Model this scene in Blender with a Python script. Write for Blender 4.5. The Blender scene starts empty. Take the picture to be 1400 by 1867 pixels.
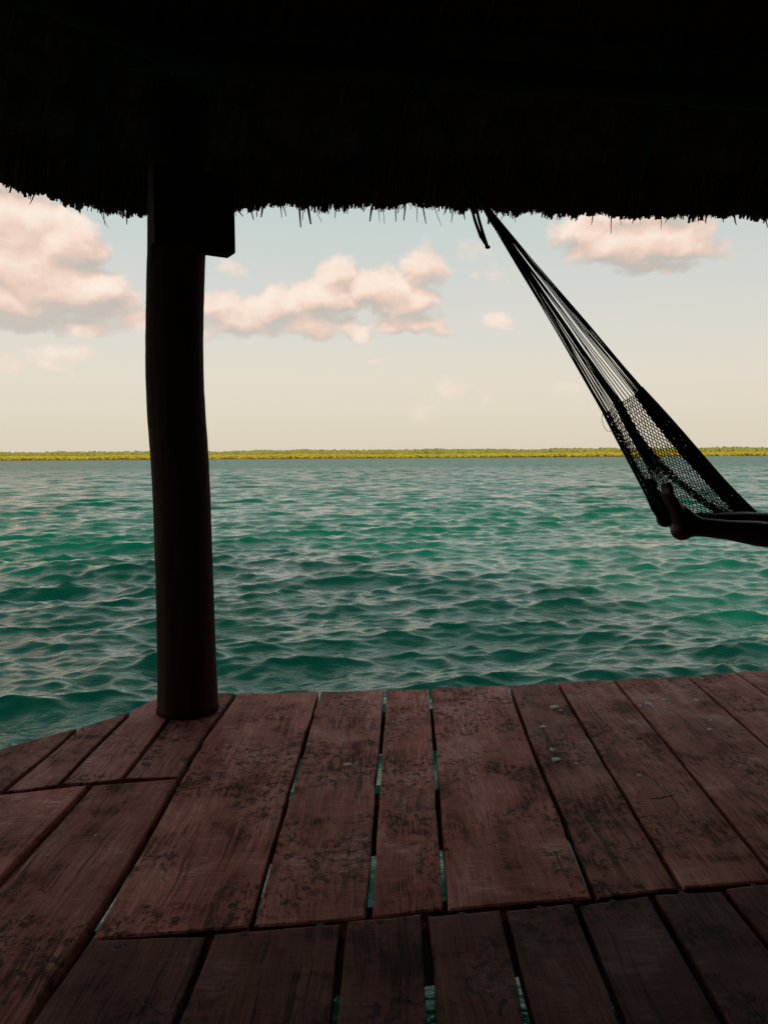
import bpy, bmesh, math, random
import numpy as np
from mathutils import Vector, Matrix

random.seed(7)
rng = np.random.default_rng(11)
scene = bpy.context.scene
COL = scene.collection
R = math.radians

# ------------------------------------------------------------------ camera
F = 1400.0                      # focal length in photograph pixels
EYE = Vector((0, 0, 1.1))       # 1.1 m above the deck boards
PITCH, ROLL = R(4.17), R(0.37)
fw = Vector((0, math.cos(PITCH), -math.sin(PITCH)))
r0 = Vector((1, 0, 0)); u0 = r0.cross(fw)
rt = r0 * math.cos(ROLL) - u0 * math.sin(ROLL)
up = u0 * math.cos(ROLL) + r0 * math.sin(ROLL)
cam = bpy.data.objects.new('camera', bpy.data.cameras.new('camera'))
COL.objects.link(cam)
cam.matrix_world = Matrix(((rt.x, up.x, -fw.x, EYE.x), (rt.y, up.y, -fw.y, EYE.y),
                           (rt.z, up.z, -fw.z, EYE.z), (0, 0, 0, 1)))
cam.data.sensor_fit = 'HORIZONTAL'; cam.data.sensor_width = 36; cam.data.lens = 36 * F / 1400
cam.data.clip_start = 0.05; cam.data.clip_end = 30000
scene.camera = cam

# ------------------------------------------------------------------ view
vs = scene.view_settings
vs.view_transform = 'Standard'; vs.look = 'None'; vs.gamma = 1; vs.use_curve_mapping = False
vs.exposure = 0.0
scene.cycles.use_denoising = True
scene.cycles.max_bounces = 5; scene.cycles.diffuse_bounces = 3; scene.cycles.glossy_bounces = 3
scene.cycles.sample_clamp_indirect = 4
scene.cycles.use_adaptive_sampling = True; scene.cycles.adaptive_threshold = 0.016; scene.cycles.adaptive_min_samples = 12

SUN_EL, SUN_AZ = R(19), R(163)     # azimuth clockwise from the view direction: behind, a little right
WATER_Z = -0.9


def ray(x, y):
    return fw + rt * ((x - 700) / F) + up * ((933.5 - y) / F)


def P(x, y, D):
    """point seen at (x, y) that stands D metres out over the lagoon"""
    d = ray(x, y)
    return EYE + d * (D / d.y)


def G(x, y, z=0.0):
    """point of the deck plane"""
    d = ray(x, y)
    return EYE + d * ((z - EYE.z) / d.z)


# ------------------------------------------------------------------ node helper
class NT:
    def __init__(s, tree):
        s.t = tree; s.n = tree.nodes; s.l = tree.links

    def new(s, kind, **kw):
        n = s.n.new(kind)
        for k, v in kw.items():
            setattr(n, k, v)
        return n

    def put(s, sock, v):
        if isinstance(v, bpy.types.NodeSocket):
            s.l.new(v, sock)
        elif v is not None:
            sock.default_value = v

    def m(s, op, a, b=None, c=None, clamp=False):
        n = s.new('ShaderNodeMath', operation=op); n.use_clamp = clamp
        for i, v in enumerate((a, b, c)):
            if v is not None: s.put(n.inputs[i], v)
        return n.outputs[0]

    def v(s, op, a, b=None, sc=None):
        n = s.new('ShaderNodeVectorMath', operation=op)
        s.put(n.inputs[0], a)
        if b is not None: s.put(n.inputs[1], b)
        if sc is not None: s.put(n.inputs['Scale'], sc)
        return n.outputs['Value'] if op in ('LENGTH', 'DOT_PRODUCT') else n.outputs['Vector']

    def mr(s, x, a, b, c=0.0, d=1.0, smooth=True):
        n = s.new('ShaderNodeMapRange'); n.interpolation_type = 'SMOOTHSTEP' if smooth else 'LINEAR'
        for i, v in enumerate((x, a, b, c, d)): s.put(n.inputs[i], v)
        return n.outputs[0]

    def mix(s, f, a, b, blend='MIX'):
        n = s.new('ShaderNodeMix', data_type='RGBA', blend_type=blend)
        s.put(n.inputs[0], f)
        for k, v in ((6, a), (7, b)):
            if isinstance(v, tuple) and len(v) == 3: v = (*v, 1)
            s.put(n.inputs[k], v)
        return n.outputs[2]

    def noise(s, vec, scale, detail=4, rough=0.5, dist=0.0, dim='3D'):
        n = s.new('ShaderNodeTexNoise', noise_dimensions=dim)
        if vec is not None: s.l.new(vec, n.inputs['Vector'])
        n.inputs['Scale'].default_value = scale; n.inputs['Detail'].default_value = detail
        n.inputs['Roughness'].default_value = rough; n.inputs['Distortion'].default_value = dist
        return n

    def ramp(s, f, stops, interp='LINEAR'):
        n = s.new('ShaderNodeValToRGB'); n.color_ramp.interpolation = interp
        e = n.color_ramp.elements
        while len(e) < len(stops): e.new(0.5)
        for el, (p, c) in zip(e, stops):
            el.position = p; el.color = (*c, 1)
        s.put(n.inputs[0], f)
        return n.outputs[0]


# ------------------------------------------------------------------ world: evening sky with low cumulus
world = bpy.data.worlds.new('World'); scene.world = world; world.use_nodes = True
W = NT(world.node_tree); W.n.clear()
wout = W.new('ShaderNodeOutputWorld'); bg = W.new('ShaderNodeBackground')
W.l.new(bg.outputs[0], wout.inputs[0])
dirv = W.new('ShaderNodeTexCoord').outputs['Generated']
sep = W.new('ShaderNodeSeparateXYZ'); W.l.new(dirv, sep.inputs[0])
az = W.m('ARCTAN2', sep.outputs[0], sep.outputs[1])
el = W.m('ARCSINE', W.m('MINIMUM', W.m('MAXIMUM', sep.outputs[2], -1.0), 1.0))
sky = W.new('ShaderNodeTexSky', sky_type='NISHITA')
sky.sun_disc = False; sky.sun_elevation = SUN_EL; sky.sun_rotation = SUN_AZ
sky.air_density = 1.3; sky.dust_density = 3.0; sky.ozone_density = 1.0
nish = W.v('SCALE', sky.outputs[0], sc=0.09)
deg = W.m('MULTIPLY', el, 180 / math.pi / 90)
# evening veil: creamy at the horizon, pale teal higher up
veil = W.ramp(deg, [(0.0, (0.82, 0.735, 0.58)), (0.06, (0.845, 0.77, 0.655)), (0.12, (0.76, 0.735, 0.68)),
                    (0.20, (0.60, 0.695, 0.665)), (0.42, (0.40, 0.51, 0.52)), (1.0, (0.18, 0.28, 0.35))])
skycol = W.mix(0.84, nish, veil)
uv = W.new('ShaderNodeCombineXYZ'); W.l.new(az, uv.inputs[0]); W.l.new(el, uv.inputs[1])
uv = uv.outputs[0]


def sky_deg(x, y):
    d = ray(x, y).normalized()
    return math.atan2(d.x, d.y), math.asin(d.z)


# puffs: centre x, y, half width, half height, weight
PUFF = [
    (20, 425, 115, 76, 1.4), (95, 455, 92, 68, 1.4), (40, 500, 145, 85, 1.6), (140, 530, 90, 56, 1.4), (-10, 548, 170, 62, 1.5), (90, 535, 125, 66, 1.6), (185, 560, 70, 40, .8),
    (-130, 430, 160, 150, 1), (-60, 310, 140, 110, 1), (-170, 170, 210, 150, 1), (-230, 500, 180, 110, 1), (195, 575, 80, 26, .55), (320, 598, 120, 24, .5),
    (60, 590, 210, 30, .62), (240, 592, 90, 26, .5), (115, 640, 66, 24, .46), (52, 664, 80, 20, .46),
    (440, 585, 90, 50, .9), (392, 562, 56, 36, .8), (612, 502, 54, 50, 1), (598, 550, 92, 52, 1.2), (690, 530, 78, 48, 1.15),
    (770, 495, 46, 56, .85), (735, 552, 74, 44, 1.0), (555, 596, 100, 42, .7), (640, 604, 70, 30, .62), (748, 586, 74, 36, .8),
    (795, 603, 34, 18, .5), (515, 568, 60, 48, 1.0), (425, 487, 42, 18, .4), (872, 453, 46, 22, .45), (909, 584, 40, 20, .42),
    (1165, 450, 138, 56, 1.3), (1080, 425, 76, 44, .9), (1235, 440, 84, 54, .85), (1295, 452, 46, 24, .4), (1150, 390, 130, 50, 1),
    (1190, 488, 74, 24, .7), (920, 498, 60, 20, .22), (690, 655, 60, 9, .2), (826, 712, 46, 30, .3), (785, 738, 56, 26, .26),
    (1040, 724, 48, 34, .28), (890, 735, 26, 24, .22),
    # the sky goes on beyond the frame in the same manner
    (-700, 420, 300, 160, .9), (-950, 300, 260, 150, .9), (1700, 470, 220, 90, .8), (2000, 380, 300, 150, .9),
    (500, -50, 200, 110, .6), (1300, -300, 320, 150, .7), (300, -600, 420, 200, .7), (-500, -250, 300, 170, .7),
]


def puffs(p, lst):
    acc = None
    for (x, y, rx, ry, w) in lst:
        a, e = sky_deg(x, y)
        n = W.new('ShaderNodeVectorMath', operation='MULTIPLY_ADD')
        W.l.new(p, n.inputs[0]); n.inputs[1].default_value = (F / rx, F / ry, 0); n.inputs[2].default_value = (-a * F / rx, -e * F / ry, 0)
        d = n.outputs[0]
        if w > .5: d = W.v('MAXIMUM', d, W.v('MULTIPLY', d, (1, -1.6, 0)))    # bases are flatter than tops
        q = W.m('MULTIPLY_ADD', W.v('DOT_PRODUCT', d, d), -w, w)
        acc = q if acc is None else W.m('SMOOTH_MAX', acc, q, 0.16)
    return acc


def cloud_field(p, lst):
    wn = W.noise(p, 17, 3, 0.55, dim='2D')
    off = W.v('MULTIPLY', W.v('SUBTRACT', wn.outputs['Color'], (0.5, 0.5, 0.5)), (0.050, 0.034, 0))
    return puffs(W.v('ADD', p, off), lst), W.noise(W.v('MULTIPLY', p, (0.85, 1.1, 1)), 34, 7, 0.58, dim='2D').outputs[0]


Pa, Na = cloud_field(uv, PUFF)
Fa = W.m('SUBTRACT', W.m('ADD', Pa, Na), 0.55)
Pb, Nb = cloud_field(W.v('ADD', uv, (-0.006, 0.016, 0)), [p for p in PUFF if p[4] > .65 and abs(p[0] - 600) < 900])
alpha = W.mr(Fa, -0.05, 0.58)
light = W.m('MULTIPLY_ADD', W.m('MINIMUM', W.m('SUBTRACT', Pa, W.m('MAXIMUM', Pb, -0.5)), 0.42), 1.0, 0.42)
light = W.m('MULTIPLY_ADD', W.m('SUBTRACT', Na, Nb), 0.55, light, clamp=True)
thick = W.mr(Fa, 0.1, 0.9)
light = W.m('ADD', W.m('MULTIPLY', light, 0.86), W.m('MULTIPLY', thick, 0.14), clamp=True)
ccol = W.ramp(light, [(0.0, (0.50, 0.465, 0.42)), (0.24, (0.63, 0.53, 0.46)), (0.46, (0.83, 0.60, 0.495)), (0.68, (0.95, 0.735, 0.615)), (1.0, (1.0, 0.87, 0.76))])
# far clouds fade into the haze near the horizon
low = W.mr(el, 0.02, 0.20, 0.35, 0.92, smooth=False)
skyfinal = W.mix(W.m('MULTIPLY', alpha, low), skycol, ccol)
W.l.new(skyfinal, bg.inputs[0]); bg.inputs[1].default_value = 1.0
world.cycles.sampling_method = 'NONE'

# ------------------------------------------------------------------ sun
sl = bpy.data.lights.new('sun', 'SUN'); sl.energy = 2.8; sl.angle = R(6); sl.color = (1.0, 0.86, 0.68)
so = bpy.data.objects.new('sun', sl); COL.objects.link(so)
sd = Vector((math.sin(SUN_AZ) * math.cos(SUN_EL), math.cos(SUN_AZ) * math.cos(SUN_EL), math.sin(SUN_EL)))
so.rotation_euler = (-sd).to_track_quat('-Z', 'Y').to_euler()
so.location = sd * 60


# ------------------------------------------------------------------ object helpers
def link(name, me, mat=None, parent=None, loc=None):
    o = bpy.data.objects.new(name, me); COL.objects.link(o)
    if mat is not None and me is not None and len(me.materials) == 0: me.materials.append(mat)
    if parent is not None: o.parent = parent
    if loc is not None: o.location = loc
    return o


def tag(o, label, cat, group=None):
    o['label'] = label; o['category'] = cat
    if group: o['group'] = group
    return o


def mesh(name, v, f, smooth=True):
    me = bpy.data.meshes.new(name)
    me.from_pydata([tuple(p) for p in v], [], f)
    me.update()
    if smooth: me.polygons.foreach_set('use_smooth', [True] * len(me.polygons))
    return me


def np_mesh(name, v, f, smooth=True):
    """quads / triangles straight from numpy arrays"""
    v = np.asarray(v, np.float32); f = np.asarray(f, np.int32)
    me = bpy.data.meshes.new(name)
    n, k = f.shape
    me.vertices.add(len(v)); me.vertices.foreach_set('co', v.ravel())
    me.loops.add(n * k); me.loops.foreach_set('vertex_index', f.ravel())
    me.polygons.add(n); me.polygons.foreach_set('loop_start', np.arange(0, n * k, k, dtype=np.int32))
    me.polygons.foreach_set('use_smooth', np.full(n, smooth))
    me.update(calc_edges=True)
    return me


def empty(name, loc=(0, 0, 0)):
    o = bpy.data.objects.new(name, None); COL.objects.link(o); o.location = loc
    o.empty_display_size = 0.2
    return o


def tube(pts, rad, n=8, cap=True):
    """verts, faces of a tube through pts; rad a number or list"""
    pts = [Vector(p) for p in pts]; m = len(pts)
    rad = [rad] * m if not hasattr(rad, '__len__') else rad
    v, f = [], []
    ref = None
    for i, p in enumerate(pts):
        t = (pts[min(i + 1, m - 1)] - pts[max(i - 1, 0)]).normalized()
        if ref is None:
            ref = t.cross(Vector((0, 0, 1)))
            if ref.length < 1e-3: ref = t.cross(Vector((1, 0, 0)))
        a = (ref - t * ref.dot(t)).normalized(); b = t.cross(a); ref = a
        for k in range(n):
            th = 2 * math.pi * k / n
            v.append(p + (a * math.cos(th) + b * math.sin(th)) * rad[i])
    for i in range(m - 1):
        for k in range(n):
            f.append((i * n + k, i * n + (k + 1) % n, (i + 1) * n + (k + 1) % n, (i + 1) * n + k))
    if cap:
        f.append(tuple(range(n - 1, -1, -1))); f.append(tuple(range((m - 1) * n, m * n)))
    return v, f


def join(parts):
    v, f = [], []
    for a, b in parts:
        o = len(v); v += list(a); f += [tuple(i + o for i in q) for q in b]
    return v, f


def fbm1(x, seed, octs=4):
    """smooth 1-d noise"""
    r = np.random.default_rng(seed); x = np.asarray(x, float); out = np.zeros_like(x); amp = 1.0
    for k in range(octs):
        tab = r.uniform(-1, 1, 512); xx = x * 2 ** k + 91.7
        i = np.floor(xx).astype(int); t = xx - i; t = t * t * (3 - 2 * t)
        out += amp * (tab[i % 512] * (1 - t) + tab[(i + 1) % 512] * t); amp *= 0.5
    return out


# ------------------------------------------------------------------ materials
def new_mat(name):
    m = bpy.data.materials.new(name); m.use_nodes = True
    t = NT(m.node_tree); b = t.n['Principled BSDF']
    return m, t, b


def mat_simple(name, c1, c2, scale=(8, 8, 8), rough=0.8, bump=0.3, dist=0.004, detail=6, spec=0.3):
    m, t, b = new_mat(name)
    tc = t.new('ShaderNodeTexCoord').outputs['Object']
    v = t.v('MULTIPLY', tc, scale)
    n = t.noise(v, 1.0, detail, 0.6)
    t.l.new(t.ramp(n.outputs[0], [(0.3, c1), (0.7, c2)]), b.inputs['Base Color'])
    b.inputs['Roughness'].default_value = rough
    b.inputs['Specular IOR Level'].default_value = spec
    bp = t.new('ShaderNodeBump'); bp.inputs['Strength'].default_value = bump; bp.inputs['Distance'].default_value = dist
    t.l.new(n.outputs[0], bp.inputs['Height']); t.l.new(bp.outputs[0], b.inputs['Normal'])
    return m


def mat_deck(name, tone):
    m, t, b = new_mat(name)
    tc = t.new('ShaderNodeTexCoord').outputs['Object']
    oi = t.new('ShaderNodeObjectInfo').outputs['Random']
    offv = t.new('ShaderNodeCombineXYZ')
    t.put(offv.inputs[0], t.m('MULTIPLY', oi, 37.0)); t.put(offv.inputs[1], t.m('MULTIPLY', oi, 61.0)); t.put(offv.inputs[2], t.m('MULTIPLY', oi, 13.0))
    p = t.v('ADD', tc, offv.outputs[0])
    warp = t.noise(p, 3.0, 3, 0.5)
    pw = t.v('ADD', p, t.v('MULTIPLY', t.v('SUBTRACT', warp.outputs['Color'], (.5, .5, .5)), (0.05, 0.2, 0)))
    broad = t.noise(t.v('MULTIPLY', pw, (9, 1.4, 9)), 1.0, 5, 0.6).outputs[0]
    grain = t.noise(t.v('MULTIPLY', pw, (150, 7, 150)), 1.0, 4, 0.65).outputs[0]
    saw = t.noise(t.v('MULTIPLY', p, (14, 150, 14)), 1.0, 3, 0.6).outputs[0]
    fine = t.noise(p, 320, 3, 0.7).outputs[0]
    patch = t.noise(p, 4.2, 8, 0.72, 0.3).outputs[0]
    # torn grain and gouges: short dark ragged marks gathered in patches
    goug = t.noise(t.v('MULTIPLY', p, (46, 34, 46)), 1.0, 7, 0.72, 0.4).outputs[0]
    gmask = t.mr(t.noise(p, 3.1, 3, 0.5).outputs[0], 0.45, 0.57)
    gouge = t.m('MULTIPLY', t.mr(goug, 0.525, 0.575), gmask)
    # long curved cracks
    wv = t.new('ShaderNodeTexVoronoi', feature='DISTANCE_TO_EDGE')
    t.l.new(t.v('MULTIPLY', t.v('ADD', p, t.v('SCALE', t.v('SUBTRACT', t.noise(p, 6, 4, .6).outputs['Color'], (.5, .5, .5)), sc=0.10)), (3.4, 2.2, 3)), wv.inputs['Vector'])
    wv.inputs['Scale'].default_value = 1.0
    crack = t.m('MULTIPLY', t.mr(wv.outputs['Distance'], 0.012, 0.003), t.mr(t.noise(p, 4.0, 2, .5).outputs[0], 0.66, 0.70))
    split = t.m('MULTIPLY', t.mr(t.noise(t.v('MULTIPLY', pw, (75, 1.6, 75)), 1.0, 3, 0.5).outputs[0], 0.60, 0.66), t.mr(t.noise(p, 2.4, 2, .5).outputs[0], 0.47, 0.56))
    crack = t.m('MAXIMUM', crack, t.m('MULTIPLY', split, 0.7))
    # knots
    kv = t.new('ShaderNodeTexVoronoi', feature='F1'); t.l.new(t.v('MULTIPLY', pw, (4.0, 3.0, 0.01)), kv.inputs['Vector']); kv.inputs['Scale'].default_value = 1.0
    base = t.ramp(broad, [(0.28, (0.24, 0.058, 0.046)), (0.5, (0.52, 0.150, 0.118)), (0.72, (0.78, 0.32, 0.265))])
    base = t.mix(t.mr(grain, 0.3, 0.75, 0.0, 0.95, False), base, (0.13, 0.036, 0.027))
    base = t.mix(t.mr(saw, 0.45, 0.75, 0.0, 0.35, False), base, (0.58, 0.27, 0.20))
    base = t.mix(t.m('MULTIPLY', t.mr(patch, 0.46, 0.34, 0.0, 0.55), t.mr(saw, 0.35, 0.6)), base, (0.70, 0.36, 0.31))   # pale worn places
    dark = t.mr(patch, 0.50, 0.63, 0.0, 0.94)
    dark = t.m('MULTIPLY', dark, t.mr(grain, 0.38, 0.58, 0.25, 1.0))
    base = t.mix(dark, base, (0.036, 0.014, 0.011))
    base = t.mix(t.m('MULTIPLY', gouge, 0.85), base, (0.016, 0.009, 0.008))
    base = t.mix(t.m('MULTIPLY', crack, 0.9), base, (0.012, 0.008, 0.007))
    kd = t.m('MULTIPLY', t.mr(kv.outputs['Distance'], 0.10, 0.02), t.mr(t.noise(p, 2.2, 1, .5).outputs[0], 0.5, 0.56))
    base = t.mix(t.m('MULTIPLY', kd, 0.8), base, (0.035, 0.02, 0.017))
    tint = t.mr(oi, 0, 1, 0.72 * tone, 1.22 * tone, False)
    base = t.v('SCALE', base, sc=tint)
    t.l.new(base, b.inputs['Base Color'])
    t.put(b.inputs['Roughness'], t.mr(patch, 0.3, 0.7, 0.50, 0.74))
    b.inputs['Specular IOR Level'].default_value = 0.08
    h = t.m('ADD', t.m('MULTIPLY', grain, 0.30), t.m('MULTIPLY', saw, 0.22))
    h = t.m('ADD', h, t.m('MULTIPLY', fine, 0.30))
    h = t.m('SUBTRACT', h, t.m('MULTIPLY', gouge, 0.9))
    h = t.m('SUBTRACT', h, t.m('MULTIPLY', crack, 1.4))
    h = t.m('SUBTRACT', h, t.m('MULTIPLY', dark, 0.25))
    bp = t.new('ShaderNodeBump'); bp.inputs['Strength'].default_value = 0.75; bp.inputs['Distance'].default_value = 0.006
    t.l.new(h, bp.inputs['Height']); t.l.new(bp.outputs[0], b.inputs['Normal'])
    return m


def mat_water():
    m, t, b = new_mat('lagoon_water')
    tc = t.new('ShaderNodeTexCoord').outputs['Object']
    n0 = t.noise(tc, 0.05, 3, 0.5).outputs[0]
    t.l.new(t.ramp(n0, [(0.35, (0.0002, 0.082, 0.048)), (0.65, (0.0004, 0.128, 0.070))]), b.inputs['Base Color'])
    b.inputs['IOR'].default_value = 1.52; b.inputs['Specular Tint'].default_value = (0.05, 0.55, 0.36, 1)
    v = t.v('MULTIPLY', tc, (0.75, 1.35, 1))
    r1 = t.noise(v, 5.0, 4, 0.55, 0.4, '2D').outputs[0]
    r2 = t.noise(v, 1.3, 5, 0.58, 0.3, '2D').outputs[0]
    # the mesh carries the waves close by; offshore they are finer than the mesh and act as roughness
    dist = t.v('LENGTH', tc)
    t.put(b.inputs['Roughness'], t.mr(dist, 20, 160, 0.04, 0.36, False))
    h = t.m('ADD', t.m('MULTIPLY', r1, 0.012), t.m('MULTIPLY', r2, 0.014))
    h = t.m('ADD', h, t.m('MULTIPLY', t.noise(v, 15.0, 3, 0.5, 0.2, '2D').outputs[0], 0.0055))
    bp = t.new('ShaderNodeBump'); bp.inputs['Strength'].default_value = 1.0; bp.inputs['Distance'].default_value = 1.0
    t.l.new(h, bp.inputs['Height'])
    ch = t.noise(t.v('MULTIPLY', tc, (0.55, 0.30, 1)), 1.0, 6, 0.62, 0.2, '2D').outputs['Color']
    tilt = t.v('MULTIPLY', t.v('SUBTRACT', ch, (.5, .5, .5)), (1.1, 1.5, 0))
    nn = t.v('NORMALIZE', t.v('ADD', bp.outputs[0], t.v('SCALE', tilt, sc=t.mr(dist, 12, 90, 0.12, 1.25, False))))
    t.l.new(nn, b.inputs['Normal'])
    return m


def mat_foliage(name, stops, scale):
    m, t, b = new_mat(name)
    tc = t.new('ShaderNodeTexCoord').outputs['Object']
    n = t.noise(tc, scale, 4, 0.6).outputs[0]
    t.l.new(t.ramp(n, stops), b.inputs['Base Color'])
    b.inputs['Roughness'].default_value = 0.8; b.inputs['Specular IOR Level'].default_value = 0.15
    return m


M = dict(
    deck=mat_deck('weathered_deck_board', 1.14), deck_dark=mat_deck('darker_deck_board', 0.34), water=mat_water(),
    joist=mat_simple('joist_wood', (0.03, 0.02, 0.016), (0.06, 0.04, 0.03), (6, 6, 6)),
    post=mat_simple('post_wood', (0.022, 0.011, 0.008), (0.075, 0.034, 0.024), (26, 26, 1.8), 0.9, 0.5, 0.006, 6, 0.08),
    pole=mat_simple('pole_wood', (0.02, 0.010, 0.007), (0.05, 0.024, 0.016), (12, 12, 12), 0.8, 0.4, 0.004),
    thatch=mat_simple('dry_thatch', (0.05, 0.022, 0.012), (0.26, 0.105, 0.05), (9, 9, 9), 0.9, 0.2, 0.003),
    rope=mat_simple('green_cord', (0.004, 0.028, 0.018), (0.010, 0.055, 0.036), (200, 200, 200), 0.7, 0.2, 0.001),
    skin=mat_simple('skin', (0.040, 0.013, 0.010), (0.055, 0.018, 0.013), (20, 20, 20), 0.5, 0.05, 0.001),
    shorts=mat_simple('dark_cloth', (0.02, 0.022, 0.03), (0.035, 0.038, 0.05), (60, 60, 60), 0.9, 0.2, 0.002),
    shirt=mat_simple('grey_cloth', (0.10, 0.10, 0.10), (0.16, 0.16, 0.16), (60, 60, 60), 0.9, 0.2, 0.002),
    hair=mat_simple('dark_hair', (0.01, 0.008, 0.006), (0.03, 0.02, 0.015), (90, 90, 9), 0.6, 0.4, 0.003),
    iron=mat_simple('rusty_iron', (0.012, 0.009, 0.008), (0.035, 0.02, 0.014), (90, 90, 90), 0.7, 0.3, 0.001),
    guano=mat_simple('guano', (0.38, 0.36, 0.33), (0.58, 0.56, 0.52), (120, 120, 120), 0.9, 0.2, 0.001),
    trees=mat_foliage('mangrove_leaves', [(0.3, (0.25, 0.235, 0.06)), (0.5, (0.265, 0.25, 0.062)), (0.7, (0.28, 0.26, 0.06))], 0.12),
    reeds=mat_foliage('sunlit_reeds', [(0.3, (0.36, 0.31, 0.024)), (0.7, (0.42, 0.35, 0.03))], 0.2),
    sand=mat_foliage('shore_sand', [(0.3, (0.26, 0.15, 0.05)), (0.7, (0.36, 0.22, 0.09))], 0.1),
)

# ------------------------------------------------------------------ lagoon
def build_water():
    fine = np.linspace(-R(40), R(40), 640)
    coarse = np.linspace(R(40), 2 * math.pi - R(40), 46)[1:-1]
    th = np.concatenate([fine, coarse]); nt = len(th)
    rs = [0.6]
    while rs[-1] < 160:
        r = rs[-1]
        rs.append(r + (0.10 if r < 4.2 else max(0.034, 0.0042 * r)))
    while rs[-1] < 12000:
        rs.append(rs[-1] * 1.035)
    rs = np.array(rs); nr = len(rs); dr = np.gradient(rs)
    X = rs[:, None] * np.sin(th)[None, :]; Y = rs[:, None] * np.cos(th)[None, :]
    sp = np.maximum(dr, rs * (fine[1] - fine[0]))
    Z = np.zeros_like(X); DX = np.zeros_like(X); DY = np.zeros_like(X)
    g = np.random.default_rng(5)
    N = 200
    lam = np.exp(g.uniform(math.log(0.13), math.log(5.5), N))
    ang = g.normal(0, R(19), N) * np.where(lam < 0.7, 1.5, 1.0)
    base = math.atan2(0.20, -1.0)
    amp = lam ** 0.78 * np.where(lam > 1.7, (1.7 / lam) ** 1.8, 1.0) * g.uniform(0.5, 1.3, N)
    amp *= 0.041 / math.sqrt((amp ** 2).sum() / 2)
    # gusts: broad patches of rougher and calmer water
    gust = 1.0 + 0.22 * np.sin(X * 0.31 + 0.6 * np.sin(Y * 0.17)) * np.sin(Y * 0.23 + 1.3)
    for l, a, d, ph in zip(lam, amp, ang, g.uniform(0, 2 * math.pi, N)):
        k = 2 * math.pi / l; ux, uy = math.sin(base + d), math.cos(base + d)
        fade = np.clip((l / sp - 2.0) / 2.0, 0, 1)
        last = np.nonzero(fade > 0)[0]
        if len(last) == 0: continue
        n = last[-1] + 1
        A = (a * fade[:n])[:, None] * gust[:n]
        arg = k * (ux * X[:n] + uy * Y[:n]) + ph
        s, c = np.sin(arg), np.cos(arg)
        Z[:n] += A * c
        DX[:n] -= 0.95 * ux * A * s; DY[:n] -= 0.95 * uy * A * s
    V = np.stack([X + DX, Y + DY, Z + WATER_Z], -1).reshape(-1, 3)
    i = np.arange(nr - 1)[:, None] * nt; j = np.arange(nt)[None, :]; j2 = (j + 1) % nt
    Fc = np.stack([i + j, i + j2, i + nt + j2, i + nt + j], -1).reshape(-1, 4)[:, ::-1]
    # close the middle
    V = np.concatenate([V, [[0, 0, WATER_Z]]])
    me = np_mesh('lagoon', V, Fc)
    o = link('water', me, M['water']); o['kind'] = 'structure'


build_water()

# ------------------------------------------------------------------ far shore
SHORE = 680.0


def build_shore():
    g = np.random.default_rng(3)
    # low ground behind a thin beach
    xs = np.linspace(-1500, 1500, 241)
    wob = fbm1(xs / 90, 4) * 8
    prof = [(-4, -1.3), (0, -0.55), (4, 0.35), (14, 0.7), (60, 1.0), (6000, 3.0)]
    v, f = [], []
    for x, w in zip(xs, wob):
        for (dy, z) in prof: v.append((x, SHORE + w + dy + abs(x) * 0.02, z + WATER_Z + 0.9 - 0.9))
    k = len(prof)
    for i in range(len(xs) - 1):
        for j in range(k - 1): f.append((i * k + j, (i + 1) * k + j, (i + 1) * k + j + 1, i * k + j + 1))
    o = link('shore', mesh('shore', v, f), M['sand']); o['kind'] = 'structure'
    # leaf clumps: low-poly uneven balls
    bm = bmesh.new(); bmesh.ops.create_icosphere(bm, subdivisions=1, radius=1.0)
    bm.verts.ensure_lookup_table()
    bv = np.array([q.co[:] for q in bm.verts]); bf = np.array([[q.index for q in p.verts] for p in bm.faces]); bm.free()

    def clumps(n, x0, x1, ydist, ztop, size, name, mat, label, cat):
        V, Fc = [], []
        for q in range(n):
            x = g.uniform(x0, x1)
            dep = ydist[0] + (ydist[1] - ydist[0]) * g.random()
            top = ztop(x, g)
            s = g.uniform(*size)
            z = WATER_Z + 0.3 + g.random() ** 0.6 * max(0.2, top - s)
            vv = bv * (1 + g.uniform(-0.2, 0.2, (len(bv), 1))) * np.array([s * g.uniform(0.8, 1.5), s, s * g.uniform(0.7, 1.25)])
            wv = float(np.interp(x, xs, wob))
            V.append(vv + np.array([x, SHORE + wv + abs(x) * 0.02 + dep, z + 0.6])); Fc.append(bf + q * len(bv))
        o = link(name, np_mesh(name, np.concatenate(V), np.concatenate(Fc), True), mat)
        o['kind'] = 'stuff'; o['label'] = label; o['category'] = cat

    tx = np.linspace(-1100, 1100, 8001); tab = fbm1(tx / 38, 9, 5)
    lo = lambda x: float(np.interp(x, tx, tab))
    clumps(14000, -620, 620, (16, 21), lambda x, g: 7.0 + 0.8 * lo(x) + (1.2 if g.random() < 0.01 else 0) + g.uniform(-0.3, 0.2),
           (1.2, 2.2), 'mangrove_wood', M['trees'], 'low olive green mangrove wood along the far shore', 'trees')
    clumps(9000, -620, 620, (4, 7), lambda x, g: 3.6 + 0.6 * lo(x + 400), (0.8, 1.4), 'reed_bank', M['reeds'],
           'sunlit yellow reed bank in front of the far wood', 'reeds')


build_shore()

# ------------------------------------------------------------------ deck
deck = empty('wooden_deck', (0, 1.5, 0))
tag(deck, 'weathered reddish brown plank deck over the water at the edge of the lagoon', 'deck')


def polyx(pts):
    """world points of a line of boards' edge on the deck"""
    return [G(x, y) for (x, y) in pts]


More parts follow.
